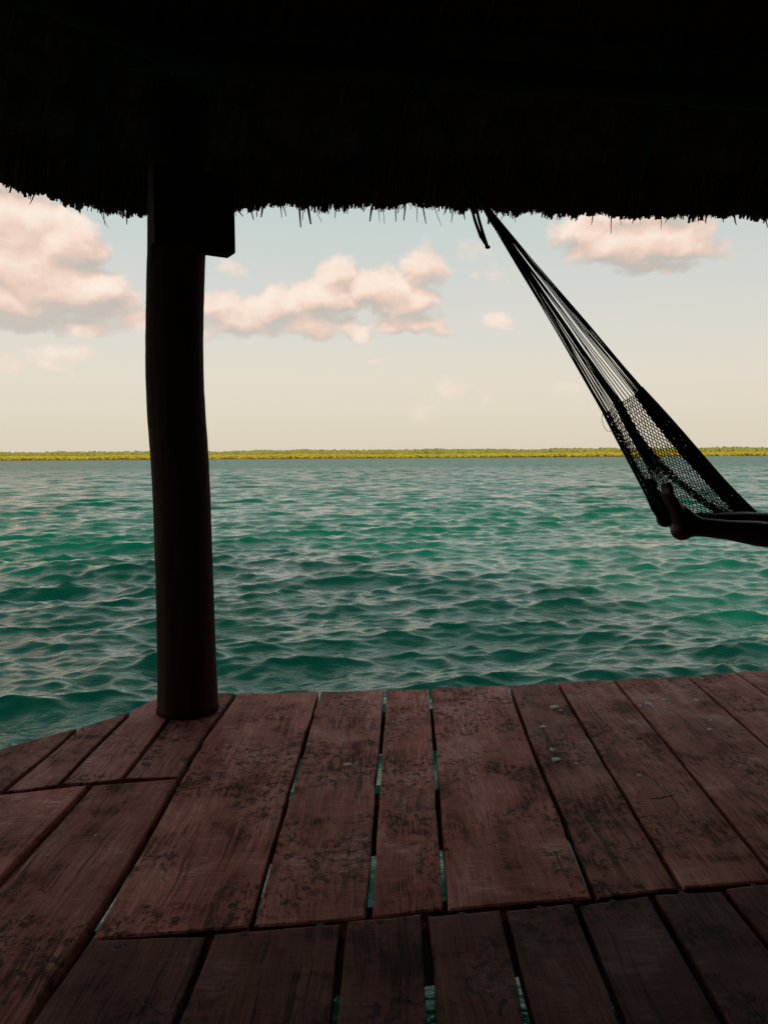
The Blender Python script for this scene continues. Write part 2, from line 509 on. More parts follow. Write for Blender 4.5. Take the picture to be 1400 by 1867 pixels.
def at_frac(pts, t):
    L = [0]
    for a, b in zip(pts, pts[1:]): L.append(L[-1] + (b - a).length)
    s = t * L[-1]
    for i in range(len(pts) - 1):
        if s <= L[i + 1] or i == len(pts) - 2:
            u = (s - L[i]) / max(1e-9, L[i + 1] - L[i])
            return pts[i].lerp(pts[i + 1], u)


PLANK = [0]
THICK = 0.045


def plank(Lp, Rp, gl=0.012, gr=0.012, n=26, rough=1.0, dz=None, ends=(0.004, 0.004), mat='deck'):
    """a board between two edge lines (far end first); gl/gr: half gaps, ends: trim at far and near end"""
    PLANK[0] += 1; sd_ = PLANK[0]; g = np.random.default_rng(sd_ + 100)
    ts = np.concatenate([[0, .004], np.linspace(0.012, 0.988, n), [.996, 1]])
    wl = fbm1(ts * 12, sd_ * 3 + 1) * 0.0017 * rough; wr = fbm1(ts * 12, sd_ * 3 + 2) * 0.0017 * rough
    # a few chips along the edges
    for w in (wl, wr):
        for _ in range(g.integers(1, 4)):
            c, a, s = g.random(), g.uniform(0.002, 0.006) * rough, g.uniform(0.008, 0.03)
            w -= a * np.exp(-((ts - c) / s) ** 2)
    dz = g.uniform(-0.003, 0.003) if dz is None else dz
    tilt = g.uniform(-0.003, 0.003)
    cup = g.uniform(-0.0015, 0.002)
    us = np.array([0, .012, .05, .2, .4, .6, .8, .95, .988, 1]); nu = len(us)
    rows = []
    Le = (Lp[-1] - Lp[0]).length
    endw = fbm1(us * 5, sd_ * 7 + 5) * 0.0016 * rough
    for i, t in enumerate(ts):
        a, b = at_frac(Lp, t), at_frac(Rp, t)
        w = (b - a).length; d = (b - a) / max(w, 1e-6)
        a2 = a + d * (gl - wl[i]); b2 = b - d * (gr - wr[i])
        fwd = (Lp[0] - Lp[-1]).normalized()
        sh = 0
        row = []
        for k, u in enumerate(us):
            p = a2.lerp(b2, u)
            e = 0
            if i <= 1: e = -ends[0] + endw[k]
            elif i >= len(ts) - 2: e = ends[1] + endw[k]
            p = p + fwd * e
            rd = 0.0035 if u in (0, 1) else 0.0008 if u in (.012, .988) else 0
            if i in (0, len(ts) - 1): rd = max(rd, 0.003)
            hz = dz + tilt * (u - .5) * 2 + cup * (4 * (u - .5) ** 2) - rd + 0.0010 * math.sin(7 * t + sd_) + g.uniform(-.0003, .0003)
            row.append((p.x, p.y, hz))
        rows.append(row)
    v = [p for r_ in rows for p in r_]
    f = []
    nr = len(rows)
    for i in range(nr - 1):
        for k in range(nu - 1): f.append((i * nu + k, (i + 1) * nu + k, (i + 1) * nu + k + 1, i * nu + k + 1))
    nb = len(v)
    ring = [k for k in range(nu)] + [i * nu + nu - 1 for i in range(1, nr)] + [(nr - 1) * nu + k for k in range(nu - 2, -1, -1)] + [i * nu for i in range(nr - 2, 0, -1)]
    for q in ring: v.append((v[q][0], v[q][1], -THICK))
    m_ = len(ring)
    for q in range(m_):
        f.append((ring[q], ring[(q + 1) % m_], nb + (q + 1) % m_, nb + q))
    f.append(tuple(nb + q for q in range(m_)))
    c = np.mean(np.array(v), 0); c[2] = 0
    v = [(p[0] - c[0], p[1] - c[1], p[2]) for p in v]
    me = mesh('plank', v, f)
    bm = bmesh.new(); bm.from_mesh(me); bmesh.ops.recalc_face_normals(bm, faces=bm.faces); bm.to_mesh(me); bm.free()
    me.polygons.foreach_set('use_smooth', [False] * len(me.polygons))
    o = link('plank', me, M[mat], deck)
    o.location = Vector(c) - deck.location
    return o


# gaps of the front row, far edge to cross joint (px of the photograph, laid on the deck plane)
g0 = [(432, 1263), (370, 1345), (320, 1433), (225, 1600), (160, 1712)]
g1 = [(583, 1261), (520, 1470), (457, 1692)]
g2 = [(702, 1257), (690, 1420), (672, 1674)]
g3 = [(784, 1255), (796, 1420), (812, 1660)]
g4 = [(928, 1249), (975, 1375), (1025, 1490), (1084, 1638)]
g5 = [(1015, 1244), (1100, 1388), (1241, 1622)]
g6 = [(1118, 1239), (1235, 1380), (1420, 1608)]
g7 = [(1252, 1231), (1330, 1297), (1660, 1588)]
g8 = [(1340, 1225), (1400, 1268), (1850, 1572)]
g9 = [(1452, 1219), (1560, 1285), (2050, 1556)]
g10 = [(1570, 1213), (1720, 1290), (2270, 1538)]
g11 = [(1690, 1207), (1880, 1290), (2500, 1520)]
g12 = [(1810, 1201), (2040, 1290), (2740, 1500)]
front = [g0, g1, g2, g3, g4, g5, g6, g7, g8, g9, g10, g11, g12]
hw = [.0085, .0075, .008, .007, .008, .0075, .0075, .0075, .006, .0075, .0075, .0075, .0075]
FRONT = []
for a, b, ha, hb in zip(front, front[1:], hw, hw[1:]):
    FRONT.append(plank(polyx(a), polyx(b), ha, hb, ends=(random.uniform(0, .012), .003)))

# boards round the post, behind the short cross joint on the left
h1 = [(144, 1329), (75, 1388), (3, 1447)]
h2 = [(239, 1297), (172, 1363), (108, 1431)]
h3 = [(345, 1263), (300, 1322), (222, 1422)]
h0 = [(0, 1366), (-60, 1420), (-130, 1462)]
g0t = [(432, 1263), (370, 1345), (328, 1416)]
LEFT = [plank(polyx(h3), polyx(g0t), .010, .010, n=12, ends=(0, .003)), plank(polyx(h1), polyx(h2), .010, .010, n=12, ends=(0, .003)),
        plank(polyx(h0), polyx(h1), .010, .009, n=12, ends=(0, .003))]


def free_plank(poly, name='plank', dz=0.0):
    """a board sawn to an irregular outline (px), e.g. at the bevelled corner"""
    pts = [G(x, y) for x, y in poly]
    bm = bmesh.new()
    top = bm.faces.new([bm.verts.new(p + Vector((0, 0, dz))) for p in pts])
    if top.normal.z < 0: top.normal_flip()
    bmesh.ops.recalc_face_normals(bm, faces=bm.faces)
    if top.normal.z < 0: top.normal_flip()
    ex = bmesh.ops.extrude_face_region(bm, geom=[top])
    for q in [e for e in ex['geom'] if isinstance(e, bmesh.types.BMVert)]: q.co.z = -THICK
    bmesh.ops.recalc_face_normals(bm, faces=bm.faces)
    bmesh.ops.bevel(bm, geom=list(bm.edges), offset=0.003, segments=1, affect='EDGES')
    c = sum((p for p in pts), Vector()) / len(pts); c.z = 0
    for q in bm.verts: q.co -= c
    me = bpy.data.meshes.new('plank'); bm.to_mesh(me); bm.free()
    o = link('plank', me, M['deck'], deck); o.location = c - deck.location
    return o


# the board with the rounded corner beyond the post
bpy.context.view_layer.update()
LEFT.append(free_plank([(242, 1300), (246, 1293), (262, 1284), (282, 1275), (300, 1270), (325, 1265), (341, 1263.5), (320, 1292), (296, 1321), (258, 1370), (218, 1421), (165, 1427), (114, 1429), (176, 1364)]))


def back_line(px, yend):
    """carry a gap line on under the viewer to y = yend"""
    a, b = G(*px[0]), G(*px[-1])
    d = (b - a) / (b.y - a.y)
    return [a, b, b + d * (yend - b.y)] if len(px) == 2 else [G(*p) for p in px] + [b + d * (yend - b.y)]


YB = -0.75
g0b = [(330, 1418), (225, 1600), (62, 1850)]
k1 = [(166, 1432), (90, 1515), (0, 1610)]
k0 = [(-10, 1449), (-120, 1530), (-240, 1610)]
km = [(-190, 1478), (-320, 1550), (-460, 1630)]
LEFT.append(plank(back_line(k1, YB), back_line(g0b, YB), .012, .014, n=40, ends=(.003, .003)))
LEFT.append(plank(back_line(k0, YB), back_line(k1, YB), .010, .012, n=40, ends=(.003, .003)))
LEFT.append(plank(back_line(km, YB), back_line(k0, YB), .010, .010, n=40, ends=(.003, .003)))

# second row, from the cross joint towards and under the viewer
g0c = [(160, 1713), (62, 1850)]
b1 = [(386, 1701), (318, 1867)]
b2 = [(628, 1681), (607, 1867)]
b3 = [(774, 1667), (786, 1867)]
b4 = [(917, 1656), (970, 1867)]
b5 = [(1048, 1645), (1138, 1867)]
b6 = [(1186, 1631), (1322, 1867)]
b7 = [(1318, 1620), (1520, 1867)]
b8 = [(1460, 1606), (1760, 1867)]
b9 = [(1640, 1590), (2020, 1867)]
b10 = [(1840, 1573), (2320, 1867)]
b11 = [(2040, 1556), (2640, 1867)]
rowb = [g0c, b1, b2, b3, b4, b5, b6, b7, b8, b9, b10, b11]
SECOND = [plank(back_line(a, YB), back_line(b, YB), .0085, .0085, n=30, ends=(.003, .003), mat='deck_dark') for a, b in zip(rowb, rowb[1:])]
# the rest of the platform behind the viewer
for i in range(26):
    x0 = -2.9 + i * 0.295
    ytop = YB - 0.012
    Lq = [Vector((x0, ytop, 0)), Vector((x0, -4.2, 0))]; Rq = [Vector((x0 + .295, ytop, 0)), Vector((x0 + .295, -4.2, 0))]
    plank(Lq, Rq, .008, .008, n=4)
for i in range(6):        # and to the left of the frame
    x0 = -1.55 - 0.25 * i
    yt = 2.55 - 0.42 * i
    if i == 0: continue
    plank([Vector((x0 - .25, yt - .42, 0)), Vector((x0 - .25, YB, 0))], [Vector((x0, yt, 0)), Vector((x0, YB, 0))], .008, .008, n=6)
for i in range(7):        # and to the right
    x0 = 3.55 + 0.28 * i; yt = 3.75 - 0.36 * i
    plank([Vector((x0, yt, 0)), Vector((x0, YB, 0))], [Vector((x0 + .28, yt - .36, 0)), Vector((x0 + .28, YB, 0))], .008, .008, n=6)


def box(name, c, size, mat, parent, rotz=0.0, bev=0.004):
    bm = bmesh.new(); bmesh.ops.create_cube(bm, size=1.0)
    for q in bm.verts: q.co = Vector((q.co.x * size[0], q.co.y * size[1], q.co.z * size[2]))
    bmesh.ops.bevel(bm, geom=list(bm.edges), offset=bev, segments=2, affect='EDGES')
    me = bpy.data.meshes.new(name); bm.to_mesh(me); bm.free()
    o = link(name, me, mat, parent)
    o.location = Vector(c) - (parent.location if parent else Vector())
    o.rotation_euler = (0, 0, rotz)
    return o


ED = R(7.9)       # the deck's front edge runs away to the right
for (yc, h) in ((3.34, .16), (2.50, .17), (1.84, .16), (0.9, .16), (-0.75, .16), (-2.4, .16), (-4.0, .16)):
    xc, ln = (1.55, 5.2) if yc > 1.2 else (1.2, 7.6)
    box('joist', (xc, yc + xc * math.tan(ED) * (1 if yc > 1 else 0), -THICK - h / 2 - 0.004), (ln, 0.10, h), M['joist'], deck, ED if yc > 1 else 0)
for (x, y) in ((-0.75, 3.1), (2.4, 3.5), (-2.6, 0.6), (4.6, 0.8), (-2.6, -3.6), (4.6, -3.6), (1.2, -3.7), (1.0, 0.6)):
    v, f = tube([(x, y, -3.0), (x, y, -1.0), (x + .01, y, -0.225)], [.11, .105, .10], 14)
    link('pile', mesh('pile', [Vector(p) - deck.location for p in v], f), M['joist'], deck)

bpy.context.view_layer.update()
# bolt heads sunk in the boards
bm = bmesh.new(); bmesh.ops.create_uvsphere(bm, u_segments=10, v_segments=5, radius=1.0)
for q in bm.verts: q.co.z *= 0.12
NAIL = bpy.data.meshes.new('bolt_head'); bm.to_mesh(NAIL); bm.free(); NAIL.materials.append(M['iron'])


BOARDS = [(o, np.array([(q.co + o.location + deck.location)[:2] for q in o.data.vertices])) for o in FRONT + LEFT + SECOND]


def on_board(o, p):
    """height of a board's top face under p"""
    q = p - o.location - deck.location
    hit, loc, nrm_, idx = o.ray_cast(Vector((q.x, q.y, 0.2)), Vector((0, 0, -1)))
    return loc.z if hit else 0.0


def owner(p):
    """the board under a point"""
    return min(BOARDS, key=lambda b: float(np.min(np.hypot(b[1][:, 0] - p.x, b[1][:, 1] - p.y))))[0]


for (x, y, s) in ((584, 1687, .010), (693, 1682, .010), (843, 1664, .010), (985, 1653, .010), (1117, 1640, .009), (1245, 1628, .010), (1375, 1617, .010),
                  (955, 1272, .010), (907, 1272, .011), (1005, 1267, .010), (215, 1724, .009), (1150, 1254, .009), (640, 1272, .010), (745, 1275, .009),
                  (483, 1278, .009), (1066, 1262, .008), (268, 1652, .008), (445, 1702, .009)):
    p = G(x, y); o = owner(p)
    nl = link('bolt_head', NAIL, None, o); nl.location = p + Vector((0, 0, on_board(o, p) + 0.0003)) - o.location - deck.location
    nl.scale = (s, s, s)


# dried bird droppings on the boards
def dropping(x, y, rx, ry, streak=None):
    g = np.random.default_rng(int(x * 7 + y))
    p = G(x, y); o = owner(p)
    n = 14; v = [(0, 0, .0007)]; f = []
    sx = rx * p.y / F; syy = ry * p.y / F * (p.y / EYE.z)
    for ring, (k, z) in enumerate(((0.8, .0006), (1.0, -0.003))):
        for q in range(n):
            th = 2 * math.pi * q / n; rr = k * (1 + 0.3 * g.uniform(-1, 1))
            v.append((sx * rr * math.cos(th), syy * rr * math.sin(th), z))
    for q in range(n):
        f.append((0, 1 + q, 1 + (q + 1) % n)); f.append((1 + q, 1 + n + q, 1 + n + (q + 1) % n, 1 + (q + 1) % n))
    if streak:
        q = G(*streak); d = q - p; s = d.cross(Vector((0, 0, 1))).normalized() * sx * 0.25
        b = len(v); v += [tuple(s) [:2] + (.0012,), tuple(-s)[:2] + (.0012,), tuple(d - s * .4)[:2] + (.001,), tuple(d + s * .4)[:2] + (.001,)]
        f.append((b, b + 1, b + 2, b + 3))
    k = link('bird_dropping', mesh('bird_dropping', v, f), M['guano'], o)
    k.location = p + Vector((0, 0, on_board(o, p) + 0.0006)) - o.location - deck.location


for a in ((1011, 1290, 9, 4), (1022, 1296, 4, 2), (990, 1326, 8, 3), (1007, 1368, 7, 4), (1014, 1386, 10, 5), (1027, 1341, 3, 1.5), (1051, 1394, 5, 2.5),
          (1183, 1283, 8, 4, (1205, 1308)), (1168, 1287, 3, 3), (1211, 1276, 6, 2.5), (1221, 1282, 4, 1.6), (1166, 1415, 6, 4), (1270, 1276, 7, 2.5),
          (1296, 1313, 4, 2), (1295, 1330, 6, 3), (1075, 1268, 2.5, 1.5), (1279, 1235, 4, 1.5), (1217, 1337, 4, 2), (634, 1393, 11, 4), (625, 1350, 4, 2),
          (163, 1405, 5, 2), (175, 1524, 5, 2), (86, 1561, 5, 2), (813, 1359, 2.5, 1.2), (414, 1358, 3, 1.3), (132, 1443, 4, 2)):
    dropping(*a)

# ------------------------------------------------------------------ pavilion: posts, beams, thatch
palapa = empty('thatched_pavilion', (-0.84, 3.3, 0))
tag(palapa, 'dark open pavilion with a shaggy palm thatch roof on timber posts over the deck', 'pavilion')


def ppart(name, v, f, mat, smooth=True):
    return link(name, mesh(name, [Vector(p) - palapa.location for p in v], f, smooth), mat, palapa)


# the post in view: a stripped, slightly crooked trunk
PD = 3.28
Ls = [(180, 273, 378), (300, 272, 376), (400, 270, 374), (455, 270, 372.5), (540, 268, 370.5), (620, 267, 369.5), (700, 268, 371), (760, 271, 374.5), (800, 274, 377.5), (850, 278, 380.5),
      (920, 281, 383.5), (1000, 284, 386), (1090, 286.5, 389), (1180, 288, 392), (1250, 288.5, 394.5), (1290, 289, 396.5), (1300, 287, 398)]
ys = np.array([a[0] for a in Ls]); lx = np.array([a[1] for a in Ls]); rx_ = np.array([a[2] for a in Ls])
v, f = [], []
NS, NRR = 28, 60
gp = np.random.default_rng(21)
for i in range(NRR):
    y = np.interp(i / (NRR - 1), [0, 1], [180, 1300])
    a, b = P(np.interp(y, ys, lx), y, PD), P(np.interp(y, ys, rx_), y, PD)
    c = (a + b) / 2; rad = (b - a).length / 2
    if i == NRR - 1: c.z = 0.001
    for k in range(NS):
        th = 2 * math.pi * k / NS
        rr = rad * (1 + 0.012 * math.sin(3 * th + i * 0.13) + 0.010 * math.sin(7 * th - i * .05) + 0.006 * math.sin(13 * th + .4 * math.sin(i * .3)) + gp.uniform(-.005, .005) + (0.012 * abs(math.sin(5 * th)) if i > NRR - 4 else 0))
        v.append((c.x + rr * math.cos(th), c.y + rr * math.sin(th), c.z))
for i in range(NRR - 1):
    for k in range(NS): f.append((i * NS + k, (i + 1) * NS + k, (i + 1) * NS + (k + 1) % NS, i * NS + (k + 1) % NS))
f.append(tuple(range(NS))); f.append(tuple((NRR - 1) * NS + k for k in range(NS - 1, -1, -1)))
ppart('post', v, f, M['post'])

RING_Z = 2.78
RINGP = [(-0.86, 3.36), (3.3, 3.94), (5.6, 1.5), (5.6, -2.0), (3.4, -4.1), (-1.0, -4.1), (-3.0, -1.9), (-3.1, 0.9)]
for i, (x, y) in enumerate(RINGP):
    if i == 0: continue
    v, f = tube([(x, y, 0.001), (x + .02, y, 1.0), (x - .01, y + .01, RING_Z - 0.02)], [.125, .118, .115], 18)
    ppart('post', v, f, M['post'])
for i in range(len(RINGP)):
    a, b = Vector((*RINGP[i], RING_Z)), Vector((*RINGP[(i + 1) % len(RINGP)], RING_Z))
    d = (b - a).normalized() * 0.22
    pts = [(a - d).lerp(b + d, t) + Vector((0, 0, 0.012 * math.sin(9 * t + i) + (0.001 * i))) for t in np.linspace(0, 1, 9)]
    v, f = tube(pts, [.062 + .004 * math.sin(3 * k + i) for k in range(9)], 12)
    ppart('ring_beam', v, f, M['pole'])

# unseen board walls behind and beside the viewer, added to keep the interior dark
WALL = [(-3.15, 0.75), (-3.15, -2.0), (-1.1, -4.25), (3.5, -4.25), (5.75, -2.1), (5.75, 1.6), (3.6, 3.95)]
wp = []
for (xa, ya), (xb, yb) in zip(WALL, WALL[1:]):
    a, b = Vector((xa, ya, 0)), Vector((xb, yb, 0)); L = (b - a).length; nb_ = max(1, round(L / 0.22)); d = (b - a) / L; nn = Vector((-d.y, d.x, 0))
    for k in range(nb_):
        p0, p1 = a + d * (L * k / nb_ + .003), a + d * (L * (k + 1) / nb_ - .003)
        o_ = nn * (0.012 * (k % 2))
        q = [p0 + o_, p1 + o_, p1 + o_ + nn * .025, p0 + o_ + nn * .025]
        wp.append(([x_ + Vector((0, 0, .005)) for x_ in q] + [x_ + Vector((0, 0, RING_Z + .15)) for x_ in q], [(0, 1, 2, 3), (7, 6, 5, 4), (0, 4, 5, 1), (1, 5, 6, 2), (2, 6, 7, 3), (3, 7, 4, 0)]))
v, f = join(wp)
ppart('added_shade_wall', v, f, M['post'], False)

# short squared timber lapped onto the post
b0, b1_ = P(283, 441, 3.03), P(430, 463, 3.20)
dirx = Vector((b1_.x - b0.x, b1_.y - b0.y, 0)); ln = dirx.length; ang = math.atan2(dirx.y, dirx.x)
nrm = Vector((math.sin(ang), -math.cos(ang), 0))
mid = (b0 + b1_) / 2
bz = (b0.z + b1_.z) / 2
bo = box('bracket_beam', (mid.x - nrm.x * 0.045, mid.y - nrm.y * 0.045, bz + 0.15), (ln, 0.09, 0.30), M['post'], palapa, ang, 0.005)

# eave line: px of the thatch edge, distance
EV = [(-60, 316, 3.60), (0, 341, 3.72), (60, 358, 3.84), (120, 376, 3.97), (190, 388, 4.11), (240, 395, 4.20), (300, 391, 4.18), (440, 384, 4.12), (500, 380, 4.15), (600, 384, 4.19),
      (650, 381, 4.21), (750, 380, 4.25), (820, 384, 4.28), (900, 388, 4.31), (960, 392, 4.33), (1050, 396, 4.37), (1150, 398, 4.41), (1250, 401, 4.45), (1400, 402, 4.50), (1500, 403, 4.53)]
ring = [P(*e) for e in EV]
zE = ring[-1].z
nvis = len(ring)
rest = [(3.9, 4.55), (5.2, 3.4), (6.4, 1.6), (6.4, -2.1), (4.9, -4.4), (1.2, -5.0), (-2.3, -4.6), (-4.0, -2.2), (-4.0, 0.9), (-3.0, 2.45)]
ring += [Vector((x, y, 2.36)) for x, y in rest]
cl = [0.0]
for a, b in zip(ring, ring[1:] + ring[:1]): cl.append(cl[-1] + (b - a).length)
TOTAL = cl[-1]; VIS = cl[nvis - 1]
RX = np.array([p.x for p in ring] + [ring[0].x]); RY = np.array([p.y for p in ring] + [ring[0].y]); RZ = np.array([p.z for p in ring] + [ring[0].z])
APEX = np.array([1.15, -0.2, 5.7])


def eave(s):
    s = np.mod(s, TOTAL)
    return np.stack([np.interp(s, cl, RX), np.interp(s, cl, RY), np.interp(s, cl, RZ)], -1)


# roof body: inner and outer skins under the loose straw
NA, NTt = 240, 14
sa = np.linspace(0, TOTAL, NA, endpoint=False)
E = eave(sa)
V = []
for shell in (0, 1):
    for t in np.linspace(0, 1, NTt):
        e = E + np.array([0, 0, 0.012])
        q = e * (1 - t) + APEX * t
        off = (0.02 if shell == 0 else 0.22)
        q = q + np.array([0, 0, off + (0.04 * min(1, t * 8) if shell == 0 else 0.0)])
        if shell == 1 and t == 0: q[:, 2] -= 0.06
        V.append(q)
V = np.concatenate(V); Fc = []
for shell in (0, 1):
    for i in range(NTt - 1):
        for k in range(NA):
            a = shell * NTt * NA + i * NA + k; b = shell * NTt * NA + i * NA + (k + 1) % NA
            q = (a, b, b + NA, a + NA)
            Fc.append(q if shell == 1 else q[::-1])
for k in range(NA):
    a, b = k, (k + 1) % NA
    Fc.append((a, b, NTt * NA + b, NTt * NA + a))
roof = link('thatch_roof', np_mesh('thatch_roof', V - np.array(palapa.location), np.array(Fc)), M['thatch'], palapa)


def strips(P0, P1, Wd, Td, name, mat, parent, kind=None):
    """many thin straws as flat tapered boxes"""
    P0 = np.asarray(P0); P1 = np.asarray(P1); n = len(P0)
    d = P1 - P0; d /= np.linalg.norm(d, axis=1, keepdims=True)
    ra = rng.normal(size=(n, 3)); a = np.cross(d, ra); a /= np.linalg.norm(a, axis=1, keepdims=True)
    b = np.cross(d, a)
    Wd = np.asarray(Wd)[:, None] * 0.5; Td = np.asarray(Td)[:, None] * 0.5
    tip = rng.uniform(0.35, 1.0, (n, 1))
    vs_ = []
    for (pp, k) in ((P0, 1.0), (P1, tip)):
        for (u, w) in ((1, 1), (-1, 1), (-1, -1), (1, -1)):
            vs_.append(pp + a * Wd * u * k + b * Td * w)
    V = np.stack(vs_, 1).reshape(-1, 3)
    base = np.array([[0, 1, 2, 3], [7, 6, 5, 4], [0, 4, 5, 1], [1, 5, 6, 2], [2, 6, 7, 3], [3, 7, 4, 0]])
    Fq = (np.arange(n)[:, None, None] * 8 + base[None]).reshape(-1, 4)
    o = link(name, np_mesh(name, V - np.array(palapa.location), Fq, False), mat, None)
    if parent is not None:
        o.parent = parent
    if kind: o['kind'] = kind
    return o


def inward(s):
    e = eave(s); d = APEX - e
    return e, d / np.linalg.norm(d, axis=1, keepdims=True)


# fringe: cut straw ends along the eave
n = 10000
s = np.concatenate([rng.uniform(-0.9, VIS + 0.9, n), rng.uniform(VIS + .9, TOTAL - .9, 1500)])
n = len(s)
e, d = inward(s)
lowf = fbm1(s * 7, 41, 4) * 0.009 + fbm1(s * 22, 42, 4) * 0.013
drop = lowf - 0.004 - rng.exponential(0.0036, n) - (rng.random(n) < 0.02) * rng.exponential(0.012, n) + (rng.random(n) < 0.6) * rng.uniform(0.0, 0.03, n)
tipp = e + np.stack([rng.normal(0, .006, n), rng.normal(0, .006, n), drop + 0.012], -1) + d * rng.uniform(0.0, 0.12, (n, 1)) * np.array([1, 1, 0.0])
tipp[:, 2] += 0.0
basep = tipp + d * rng.uniform(0.12, 0.35, (n, 1)) * np.array([0.55, 0.55, 1.0]) + rng.normal(0, .022, (n, 3)) + np.array([0, 0, 0.05])
# frayed tufts that hang lower than the rest
ts_, bs_ = [], []
for q in range(46):
    sc_ = rng.uniform(-0.5, VIS + 0.5); low_ = rng.uniform(0.008, 0.026); wd_ = rng.uniform(0.008, 0.035)
    k_ = int(rng.integers(5, 16)); ss_ = sc_ + rng.normal(0, wd_, k_)
    e2_, d2_ = inward(ss_)
    t2_ = e2_ + d2_ * rng.uniform(0, .05, (k_, 1)) * np.array([1, 1, 0]) + np.stack([rng.normal(0, .004, k_), rng.normal(0, .004, k_), -low_ * rng.random(k_) ** .7], -1)
    ts_.append(t2_); bs_.append(t2_ + d2_ * .2 * np.array([.5, .5, 1]) + rng.normal(0, .02, (k_, 3)) + np.array([0, 0, .06]))
tipp = np.concatenate([tipp] + ts_); basep = np.concatenate([basep] + bs_); n = len(tipp)
strips(basep, tipp, np.where(rng.random(n) < .3, rng.uniform(.010, .022, n), rng.uniform(.004, .010, n)), rng.uniform(.0015, .003, n), 'eave_fringe', M['thatch'], palapa, 'stuff')

# underside: courses of straw lying down the slope
n = 9000
s = rng.uniform(-2.5, VIS + 2.5, n); t = rng.random(n) ** 1.2 * 0.85
e, d = inward(s)
Lr = np.linalg.norm(APEX - e, axis=1)[:, None]
p1 = e + d * Lr * t[:, None] + np.array([0, 0, 0.055]) + np.stack([rng.normal(0, .02, n), rng.normal(0, .02, n), rng.uniform(-.03, .02, n)], -1)
p0 = p1 + d * rng.uniform(.25, .7, (n, 1)) + rng.normal(0, .02, (n, 3))
strips(p0, p1, rng.uniform(.005, .016, n), rng.uniform(.0015, .004, n), 'thatch_straw', M['thatch'], palapa, 'stuff')

# rafters and battens under the straw
for i in range(22):
    sx_ = TOTAL * (i + 0.35) / 22
    ee = eave(np.array([sx_]))[0]
    a = Vector(ee) .lerp(Vector(APEX), 0.04) + Vector((0, 0, -0.01)); b = Vector(APEX) + Vector((0, 0, -0.05)) + (Vector(ee) - Vector(APEX)) * 0.02
    v, f = tube([a.lerp(b, q) + Vector((0, 0, 0.012 * math.sin(5 * q + i))) for q in (0, .25, .5, .75, 1)], [.038, .040, .038, .034, .028], 10)
    ppart('rafter', v, f, M['pole'])
for j, t in enumerate((0.16, 0.30, 0.44, 0.58, 0.72)):
    q = eave(np.linspace(0, TOTAL, 80)) * (1 - t) + APEX * t + np.array([0, 0, 0.035])
    v, f = tube([tuple(p) for p in q], .019, 8)
    ppart('batten', v, f, M['pole'])

# single straws that hang clear of the eave
STRAW = [(455, 374, 461, 399, 5), (470, 372, 466, 396, 4), (478, 378, 478, 398, 6), (513, 380, 515, 396, 3), (546, 376, 548, 415, 6), (553, 378, 553, 400, 3), (561, 378, 567, 408, 8),
         (572, 380, 588, 407, 2), (678, 382, 674, 404, 6), (690, 384, 693, 406, 2), (698, 380, 700, 407, 2), (722, 378, 721, 405, 4), (738, 376, 737, 403, 5), (760, 382, 760, 407, 2),
         (772, 384, 776, 406, 4), (790, 376, 802, 413, 2), (612, 384, 610, 396, 3), (826, 388, 824, 404, 3), (846, 390, 849, 400, 4), (1115, 400, 1114, 426, 3), (1130, 396, 1131, 409, 2),
         (1157, 398, 1151, 409, 4), (1206, 402, 1206, 417, 2), (1080, 398, 1079, 408, 3), (1340, 402, 1342, 412, 4), (1396, 400, 1399, 416, 4), (187, 398, 196, 417, 2), (190, 400, 191, 410, 2),
         (232, 398, 233, 408, 4), (60, 362, 56, 370, 3), (938, 392, 940, 404, 2), (918, 392, 914, 401, 2), (1287, 400, 1288, 410, 3), (518, 380, 522, 393, 3), (436, 386, 444, 396, 4)]
for (x0, y0, x1, y1, w) in STRAW:
    Dd = float(np.interp(x0, [q[0] for q in EV], [q[2] for q in EV])) - 0.02
    a, b = P(x0 - (x1 - x0), y0 - (y1 - y0) * 1.2, Dd), P(x1, y1, Dd - 0.01)
    m_ = a.lerp(b, .55) + Vector((random.uniform(-.003, .003), 0, 0))
    r_ = w * 0.42 * Dd / F; b = b + Vector((random.uniform(-.006, .006), 0, random.uniform(-.004, .008)))
    v, f = tube([a, a.lerp(m_, .6) + Vector((random.uniform(-.003, .003), 0, 0)), m_, b], [r_, r_ * .95, r_ * .8, r_ * .45], 5)
    ppart('straw', v, f, M['thatch'])

# ------------------------------------------------------------------ hammock
HX = Vector((1.2, 3.1, 0.0))
ham = empty('hammock', HX)
tag(ham, 'dark green string hammock slung from the roof on the right with bare feet in it', 'hammock')


def hpart(name, v, f, mat, smooth=True):
    return link(name, mesh(name, [Vector(p) - HX for p in v], f, smooth), mat, ham)


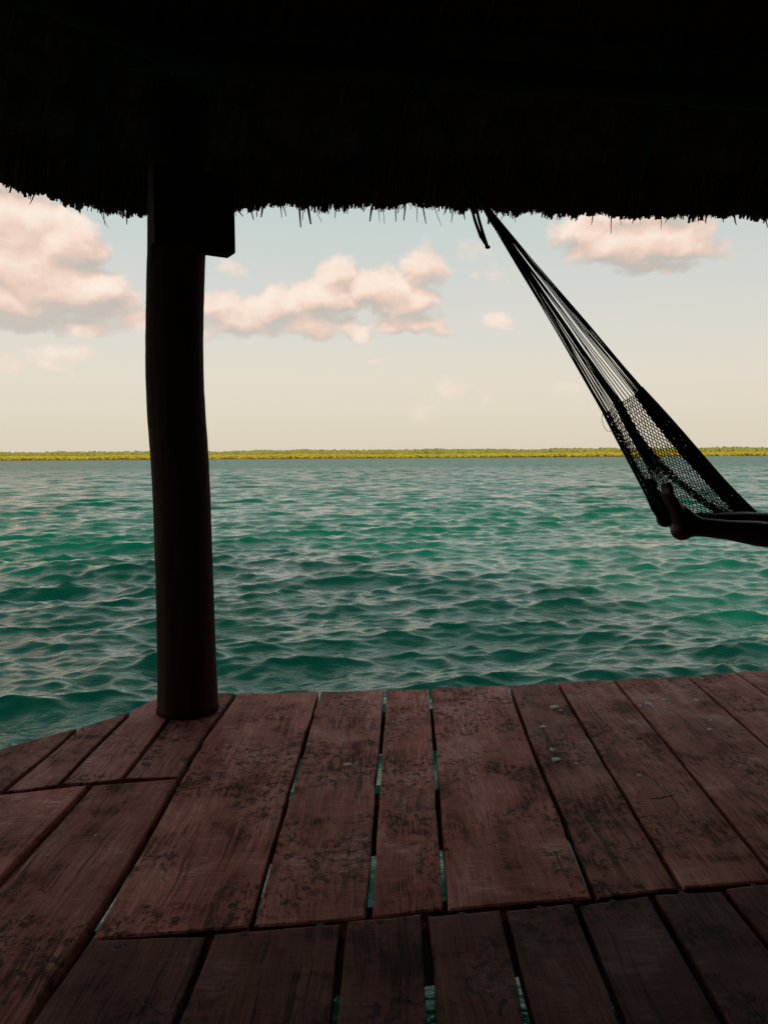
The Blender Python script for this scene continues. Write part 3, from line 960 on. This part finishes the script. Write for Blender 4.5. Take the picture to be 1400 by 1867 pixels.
GUIDE = {
    0.00: [(1099, 752, 3.04), (1123, 799, 3.02), (1150, 850, 2.99), (1176, 900, 2.97), (1192, 934, 2.97), (1215, 955, 2.99), (1290, 978, 3.04), (1400, 985, 3.06)],
    0.12: [(1110, 750, 3.05), (1137, 801, 3.04), (1163, 852, 3.04), (1187, 893, 3.03), (1204, 935, 3.02), (1228, 964, 3.03), (1292, 972, 3.07), (1400, 980, 3.10)],
    0.34: [(1118, 733, 3.07), (1150, 796, 3.07), (1179, 849, 3.06), (1195, 893, 3.00), (1212, 936, 2.96), (1230, 962, 2.99), (1296, 966, 3.08), (1400, 974, 3.12)],
    0.38: [(1121, 730, 3.07), (1153, 792, 3.07), (1184, 845, 3.07), (1206, 884, 3.05), (1232, 922, 3.06), (1258, 946, 3.08), (1310, 958, 3.10), (1400, 968, 3.13)],
    0.58: [(1126, 731, 3.10), (1156, 790, 3.12), (1188, 836, 3.14), (1224, 874, 3.16), (1264, 907, 3.18), (1308, 938, 3.18), (1350, 952, 3.18), (1400, 962, 3.18)],
    0.64: [(1133, 732, 3.11), (1165, 789, 3.13), (1200, 833, 3.16), (1236, 869, 3.18), (1277, 903, 3.20), (1320, 936, 3.20), (1360, 952, 3.20), (1405, 962, 3.20)],
    0.82: [(1157, 719, 3.16), (1191, 767, 3.19), (1229, 814, 3.22), (1267, 857, 3.24), (1306, 899, 3.26), (1346, 940, 3.27), (1376, 955, 3.27), (1410, 968, 3.27)],
    1.00: [(1170, 706, 3.18), (1208, 747, 3.22), (1248, 792, 3.26), (1286, 836, 3.29), (1324, 879, 3.32), (1363, 919, 3.32), (1397, 952, 3.32), (1424, 978, 3.32)],
}
KN = sorted(GUIDE)
# beyond the frame the cloth carries the sitter and narrows to the other end
TAIL = {t: [Vector((2.05 + .1 * t, 2.80 + .58 * t, 0.585 + 0.95 * (t - .45) ** 2)), Vector((2.65, 2.74 + .56 * t, 0.70 + 1.0 * (t - .5) ** 2)),
            Vector((3.2, 2.72 + .42 * t, 1.02 + .7 * (t - .5) ** 2)), Vector((3.55, 2.74 + .22 * t, 1.42 + .2 * (t - .5) ** 2))] for t in KN}
STN = {t: np.array([P(*q)[:] for q in GUIDE[t]] + [p[:] for p in TAIL[t]]) for t in KN}
NSTA = 12


def cloth(t, s):
    """t across (0 near edge, 1 far edge), s in stations 0..NSTA-1"""
    t = min(1.0, max(0.0, t))
    i = min(len(KN) - 2, max(0, int(np.searchsorted(KN, t) - 1)))
    u = (t - KN[i]) / (KN[i + 1] - KN[i])

    def cr(A):
        k = min(NSTA - 2, int(s)); x = s - k
        p0, p1, p2, p3 = A[max(k - 1, 0)], A[k], A[k + 1], A[min(k + 2, NSTA - 1)]
        return 0.5 * ((2 * p1) + (-p0 + p2) * x + (2 * p0 - 5 * p1 + 4 * p2 - p3) * x * x + (-p0 + 3 * p1 - 3 * p2 + p3) * x ** 3)
    return cr(STN[KN[i]]) * (1 - u) + cr(STN[KN[i + 1]]) * u


def spread(parts):
    out = []
    for a, b, n in parts: out += list(np.linspace(a, b, n, endpoint=False))
    return out + [1.0]


TS = spread([(0, .12, 10), (.12, .34, 8), (.34, .38, 6), (.38, .58, 12), (.58, .64, 10), (.64, .82, 13), (.82, 1, 34)])
SS = list(np.linspace(0, 7, 66)) + list(np.linspace(7, NSTA - 1, 44))[1:]
gh = np.random.default_rng(8)
parts = []
for j, t in enumerate(TS):
    lo = t - TS[j - 1] if j else 0; hi = TS[j + 1] - t if j < len(TS) - 1 else 0
    pts = []
    for i, s in enumerate(SS):
        dt = (hi if (i + j) % 2 else -lo) * 0.49
        p = cloth(t + dt, s) + gh.normal(0, .0007, 3)
        pts.append(p)
    parts.append(tube(pts, 0.0024 if (.125 < t < .335 or .385 < t < .575 or .645 < t < .815) else 0.0026, 3, False))
v, f = join(parts)
net = hpart('net', v, f, M['rope']); net['kind'] = 'stuff'
# selvage cords along both edges
for nm, t, rr in (('edge_cord', 0.0, .0035), ('edge_cord', 1.0, .0045)):
    v, f = tube([cloth(t, s) for s in np.linspace(0, NSTA - 1, 80)], rr, 6)
    hpart(nm, v, f, M['rope'])
# arms: fans of cord from the net to the hanging loops
AP = P(868, 352, 3.22); BP = Vector((4.05, 2.86, 2.05))
tl = [0, .006, .012, .02, .03, .045, .06, .09, .11, .16, .2, .24, .28, .33, .345, .36, .37, .40, .43, .50, .53, .57, .60, .62, .64, .68, .72, .76, .80, .83, .85, .86, .88, .90, .92, .94, .955, .97, .98, .99, 1.0]
for end, s, node in (('a', 0, AP), ('b', NSTA - 1, BP)):
    for t in tl:
        a = Vector(cloth(t, s)); b = node + Vector((gh.normal(0, .003), gh.normal(0, .004), gh.normal(0, .004)))
        k = gh.uniform(-.004, .004)
        v, f = tube([a, a.lerp(b, .33) + Vector((k, 0, k - .002)), a.lerp(b, .67) + Vector((k * .6, 0, -.003)), b], .0021, 4, False)
        hpart('arm_cord', v, f, M['rope'])
# whipped bundle, knot and rope up to the ring beam
d0 = (P(915, 432, 3.18) - AP)
v, f = tube([AP - d0 * .15, AP, AP + d0 * .35, AP + d0 * .6, AP + d0 * .82], [.007, .010, .010, .0115, .008], 10)
hpart('whipping', v, f, M['rope'])
ta = (Vector(RINGP[1]) - Vector(RINGP[0]))
TX = 0.16; rb = Vector((TX, RINGP[0][1] + (TX - RINGP[0][0]) * ta.y / ta.x, RING_Z))
v, f = tube([AP - d0 * .1, AP.lerp(rb, .5) + Vector((0, 0, -.008)), rb + Vector((0, -.05, -.05))], [.009, .0085, .009], 8)
hpart('hanging_rope', v, f, M['rope'])
axd = Vector((ta.x, ta.y, 0)).normalized(); side = axd.cross(Vector((0, 0, 1)))
lp = []
for k in range(60):
    th = k / 59 * 6 * math.pi
    lp.append(rb + axd * (k / 59 - .5) * .06 + (side * math.cos(th) + Vector((0, 0, 1)) * math.sin(th)) * .075)
v, f = tube(lp, .008, 6); hpart('beam_wrap', v, f, M['rope'])
mb = (Vector(RINGP[1]) + Vector(RINGP[2])) / 2
v, f = tube([BP, Vector((mb.x - .05, mb.y - .04, RING_Z - .05))], .009, 8); hpart('hanging_rope', v, f, M['rope'])
# loose rope end hanging by the loop
kp = P(889, 450, 3.2)
for ptsx in ([(846, 338), (858, 372), (866, 402), (876, 430), (889, 450)], [(858, 340), (867, 372), (873, 400), (880, 424), (889, 450)]):
    v, f = tube([P(x, y, 3.2) for x, y in ptsx], [.0058, .0058, .0062, .0066, .006], 8)
    hpart('rope_tail', v, f, M['rope'])
bm = bmesh.new(); bmesh.ops.create_icosphere(bm, subdivisions=2, radius=.0095)
for q in bm.verts: q.co = Vector((q.co.x * 1.2, q.co.y, q.co.z * .8)) + kp - HX
me = bpy.data.meshes.new('rope_knot'); bm.to_mesh(me); bm.free(); link('rope_knot', me, M['rope'], ham)
v, f = tube([tuple(P(x, y, 3.02)) for x, y in ((1098, 755), (1097, 766), (1101, 778), (1107, 786), (1114, 786))], .0011, 5); hpart('loose_thread', v, f, M['rope'])


# ------------------------------------------------------------------ person lying in the hammock
def blob_mesh(name, caps, ells, voxel, mat, loc, parent=None, smooth=8):
    bm = bmesh.new()
    for (a, b, ra, rb_) in caps:
        a, b = Vector(a), Vector(b)
        L = (b - a).length; n = max(2, int(L / (min(ra, rb_) * 0.5)) + 1)
        for i in range(n + 1):
            t = i / n; r_ = ra + (rb_ - ra) * t
            bmesh.ops.create_icosphere(bm, subdivisions=2, radius=r_, matrix=Matrix.Translation(a.lerp(b, t) - loc))
    for (c, rad, eul) in ells:
        mtx = Matrix.Translation(Vector(c) - loc) @ Matrix.Rotation(eul[2], 4, 'Z') @ Matrix.Rotation(eul[1], 4, 'Y') @ Matrix.Rotation(eul[0], 4, 'X') @ Matrix.Diagonal((*rad, 1))
        bmesh.ops.create_icosphere(bm, subdivisions=3, radius=1.0, matrix=mtx)
    me = bpy.data.meshes.new(name + '_raw'); bm.to_mesh(me); bm.free()
    o = bpy.data.objects.new(name + '_raw', me); COL.objects.link(o)
    m1 = o.modifiers.new('r', 'REMESH'); m1.mode = 'VOXEL'; m1.voxel_size = voxel
    m2 = o.modifiers.new('s', 'SMOOTH'); m2.iterations = smooth; m2.factor = 0.5
    dg = bpy.context.evaluated_depsgraph_get(); dg.update()
    me2 = bpy.data.meshes.new_from_object(o.evaluated_get(dg))
    bpy.data.objects.remove(o); bpy.data.meshes.remove(me)
    me2.name = name; me2.materials.clear(); me2.materials.append(mat)
    me2.polygons.foreach_set('use_smooth', [True] * len(me2.polygons))
    ob = bpy.data.objects.new(name, me2); COL.objects.link(ob)
    if parent: ob.parent = parent
    else: ob.location = loc
    return ob


def foot(heel, mid, ball, toe, D, dw, ankle, Da):
    """heel, mid-foot, ball and toes as px with radii; dw = half width along the depth axis"""
    caps, ells = [], []
    H, Mi, B = P(*heel[:2], D), P(*mid[:2], D), P(*ball[:2], D)
    A = P(*ankle[:2], Da)
    caps.append((H + Vector((0, -.004, 0)), H + Vector((0, .006, 0)), heel[2], heel[2]))
    for o_ in (-.5, 0.1, .6):
        caps.append((H + Vector((.004, o_ * .02, .004)), Mi + Vector((0, o_ * dw, 0)), heel[2] * .8, mid[2]))
        caps.append((Mi + Vector((0, o_ * dw, 0)), B + Vector((0, o_ * dw * 1.35, 0)), mid[2], ball[2]))
    caps.append((A, Mi.lerp(H, .35) + Vector((.012, 0, .01)), ankle[2], mid[2] * 1.05))
    caps.append((A, Mi.lerp(B, .25) + Vector((.01, 0, 0)), ankle[2] * .85, mid[2] * .8))
    caps.append((A, H + Vector((.006, 0, .0)), ankle[2] * .9, heel[2] * .85))
    T = P(*toe[:2], D); dv = (T - B)
    for k, (yy, ln_, r_) in enumerate(((-.042, 1.0, .0125), (-.018, 1.02, .0088), (.001, .92, .0082), (.019, .80, .0078), (.036, .62, .0075))):
        b = B + Vector((0, yy, 0)) - dv * .05; e = B + Vector((0, yy * 1.06, 0)) + dv * ln_
        m_ = b.lerp(e, .55) + Vector((.006, 0, .002))
        caps.append((b, m_, ball[2] * .55, r_)); caps.append((m_, e, r_, r_ * .95))
    return caps, ells


ploc = Vector((1.9, 3.05, 0.6))
c1, e1 = foot((1243, 966, .043), (1229, 925, .025), (1216, 899, .0185), (1210, 882), 2.95, .030, (1272, 960, .040), 2.96)
c2, e2 = foot((1213, 946, .036), (1199, 912, .023), (1188, 891, .017), (1180, 875), 3.08, .030, (1243, 950, .038), 3.12)
A1 = P(1272, 960, 2.96); K1 = Vector((1.63, 3.02, 0.765))
A2 = P(1243, 950, 3.12); K2 = Vector((1.66, 3.20, 0.800))
HIP1, HIP2 = Vector((2.06, 2.97, 0.70)), Vector((2.06, 3.17, 0.70))
CH = Vector((2.50, 3.08, 0.86)); NK = Vector((2.70, 3.08, 0.98)); HD = Vector((2.83, 3.08, 1.06))


def leg(A, K, H):
    d = K - A
    return [(A, A + d * .30, .039, .041), (A + d * .30, A + d * .60, .041, .052), (A + d * .60, A + d * .80, .052, .053), (A + d * .8, K, .053, .055),
            (K, K.lerp(H, .5), .056, .070), (K.lerp(H, .5), H, .070, .086)]


caps = c1 + c2 + leg(A1, K1, HIP1) + leg(A2, K2, HIP2)
caps += [(HIP1, HIP2, .095, .095), ((HIP1 + HIP2) / 2, CH, .105, .11), (CH + Vector((0, -.10, 0)), CH + Vector((0, .10, 0)), .095, .095),
         (CH + Vector((.09, -.16, .04)), CH + Vector((.09, .16, .04)), .055, .055), (CH, NK, .07, .052), (NK, HD, .05, .055)]
ells = [(HD + Vector((.03, 0, .015)), (.115, .078, .095), (0, -.5, 0))]
for sgn in (-1, 1):
    S = CH + Vector((.09, sgn * .18, .04)); El = Vector((2.30, 3.08 + sgn * .27, .86)); Wr = Vector((2.16, 3.08 + sgn * .09, .90))
    caps += [(S, El, .048, .038), (El, Wr, .038, .026), (Wr, Wr + Vector((-.06, -sgn * .03, .0)), .028, .032)]
    for q in range(4):
        a = Wr + Vector((-.075, -sgn * (.01 + .018 * q), .004)); caps.append((a, a + Vector((-.05 + .006 * abs(q - 1), -sgn * .02, -.014)), .0095, .008))
    caps.append((Wr + Vector((-.035, -sgn * .055, .01)), Wr + Vector((-.06, -sgn * .09, .006)), .0105, .009))
person = blob_mesh('person', caps, ells + e1 + e2, 0.0065, M['skin'], ploc, smooth=5)
tag(person, 'barefoot person lying in the string hammock, bare soles turned to the left', 'person')
blob_mesh('shorts', [(HIP1, HIP2, .106, .106), (HIP1, HIP1.lerp(K1, .55), .100, .090), (HIP2, HIP2.lerp(K2, .55), .100, .090), ((HIP1 + HIP2) / 2, ((HIP1 + HIP2) / 2).lerp(CH, .25), .117, .117)], [], .012, M['shorts'], ploc, person)
blob_mesh('shirt', [(((HIP1 + HIP2) / 2).lerp(CH, .2), CH, .121, .124), (CH + Vector((0, -.10, 0)), CH + Vector((0, .10, 0)), .106, .106), (CH + Vector((.09, -.17, .04)), CH + Vector((.09, .17, .04)), .068, .068),
                    (CH + Vector((.09, -.18, .04)), Vector((2.42, 2.85, .885)), .062, .054), (CH + Vector((.09, .18, .04)), Vector((2.42, 3.31, .885)), .062, .054)], [], .012, M['shirt'], ploc, person)
blob_mesh('hair', [], [(HD + Vector((.065, 0, .0)), (.10, .088, .098), (0, -.5, 0))], .009, M['hair'], ploc, person)
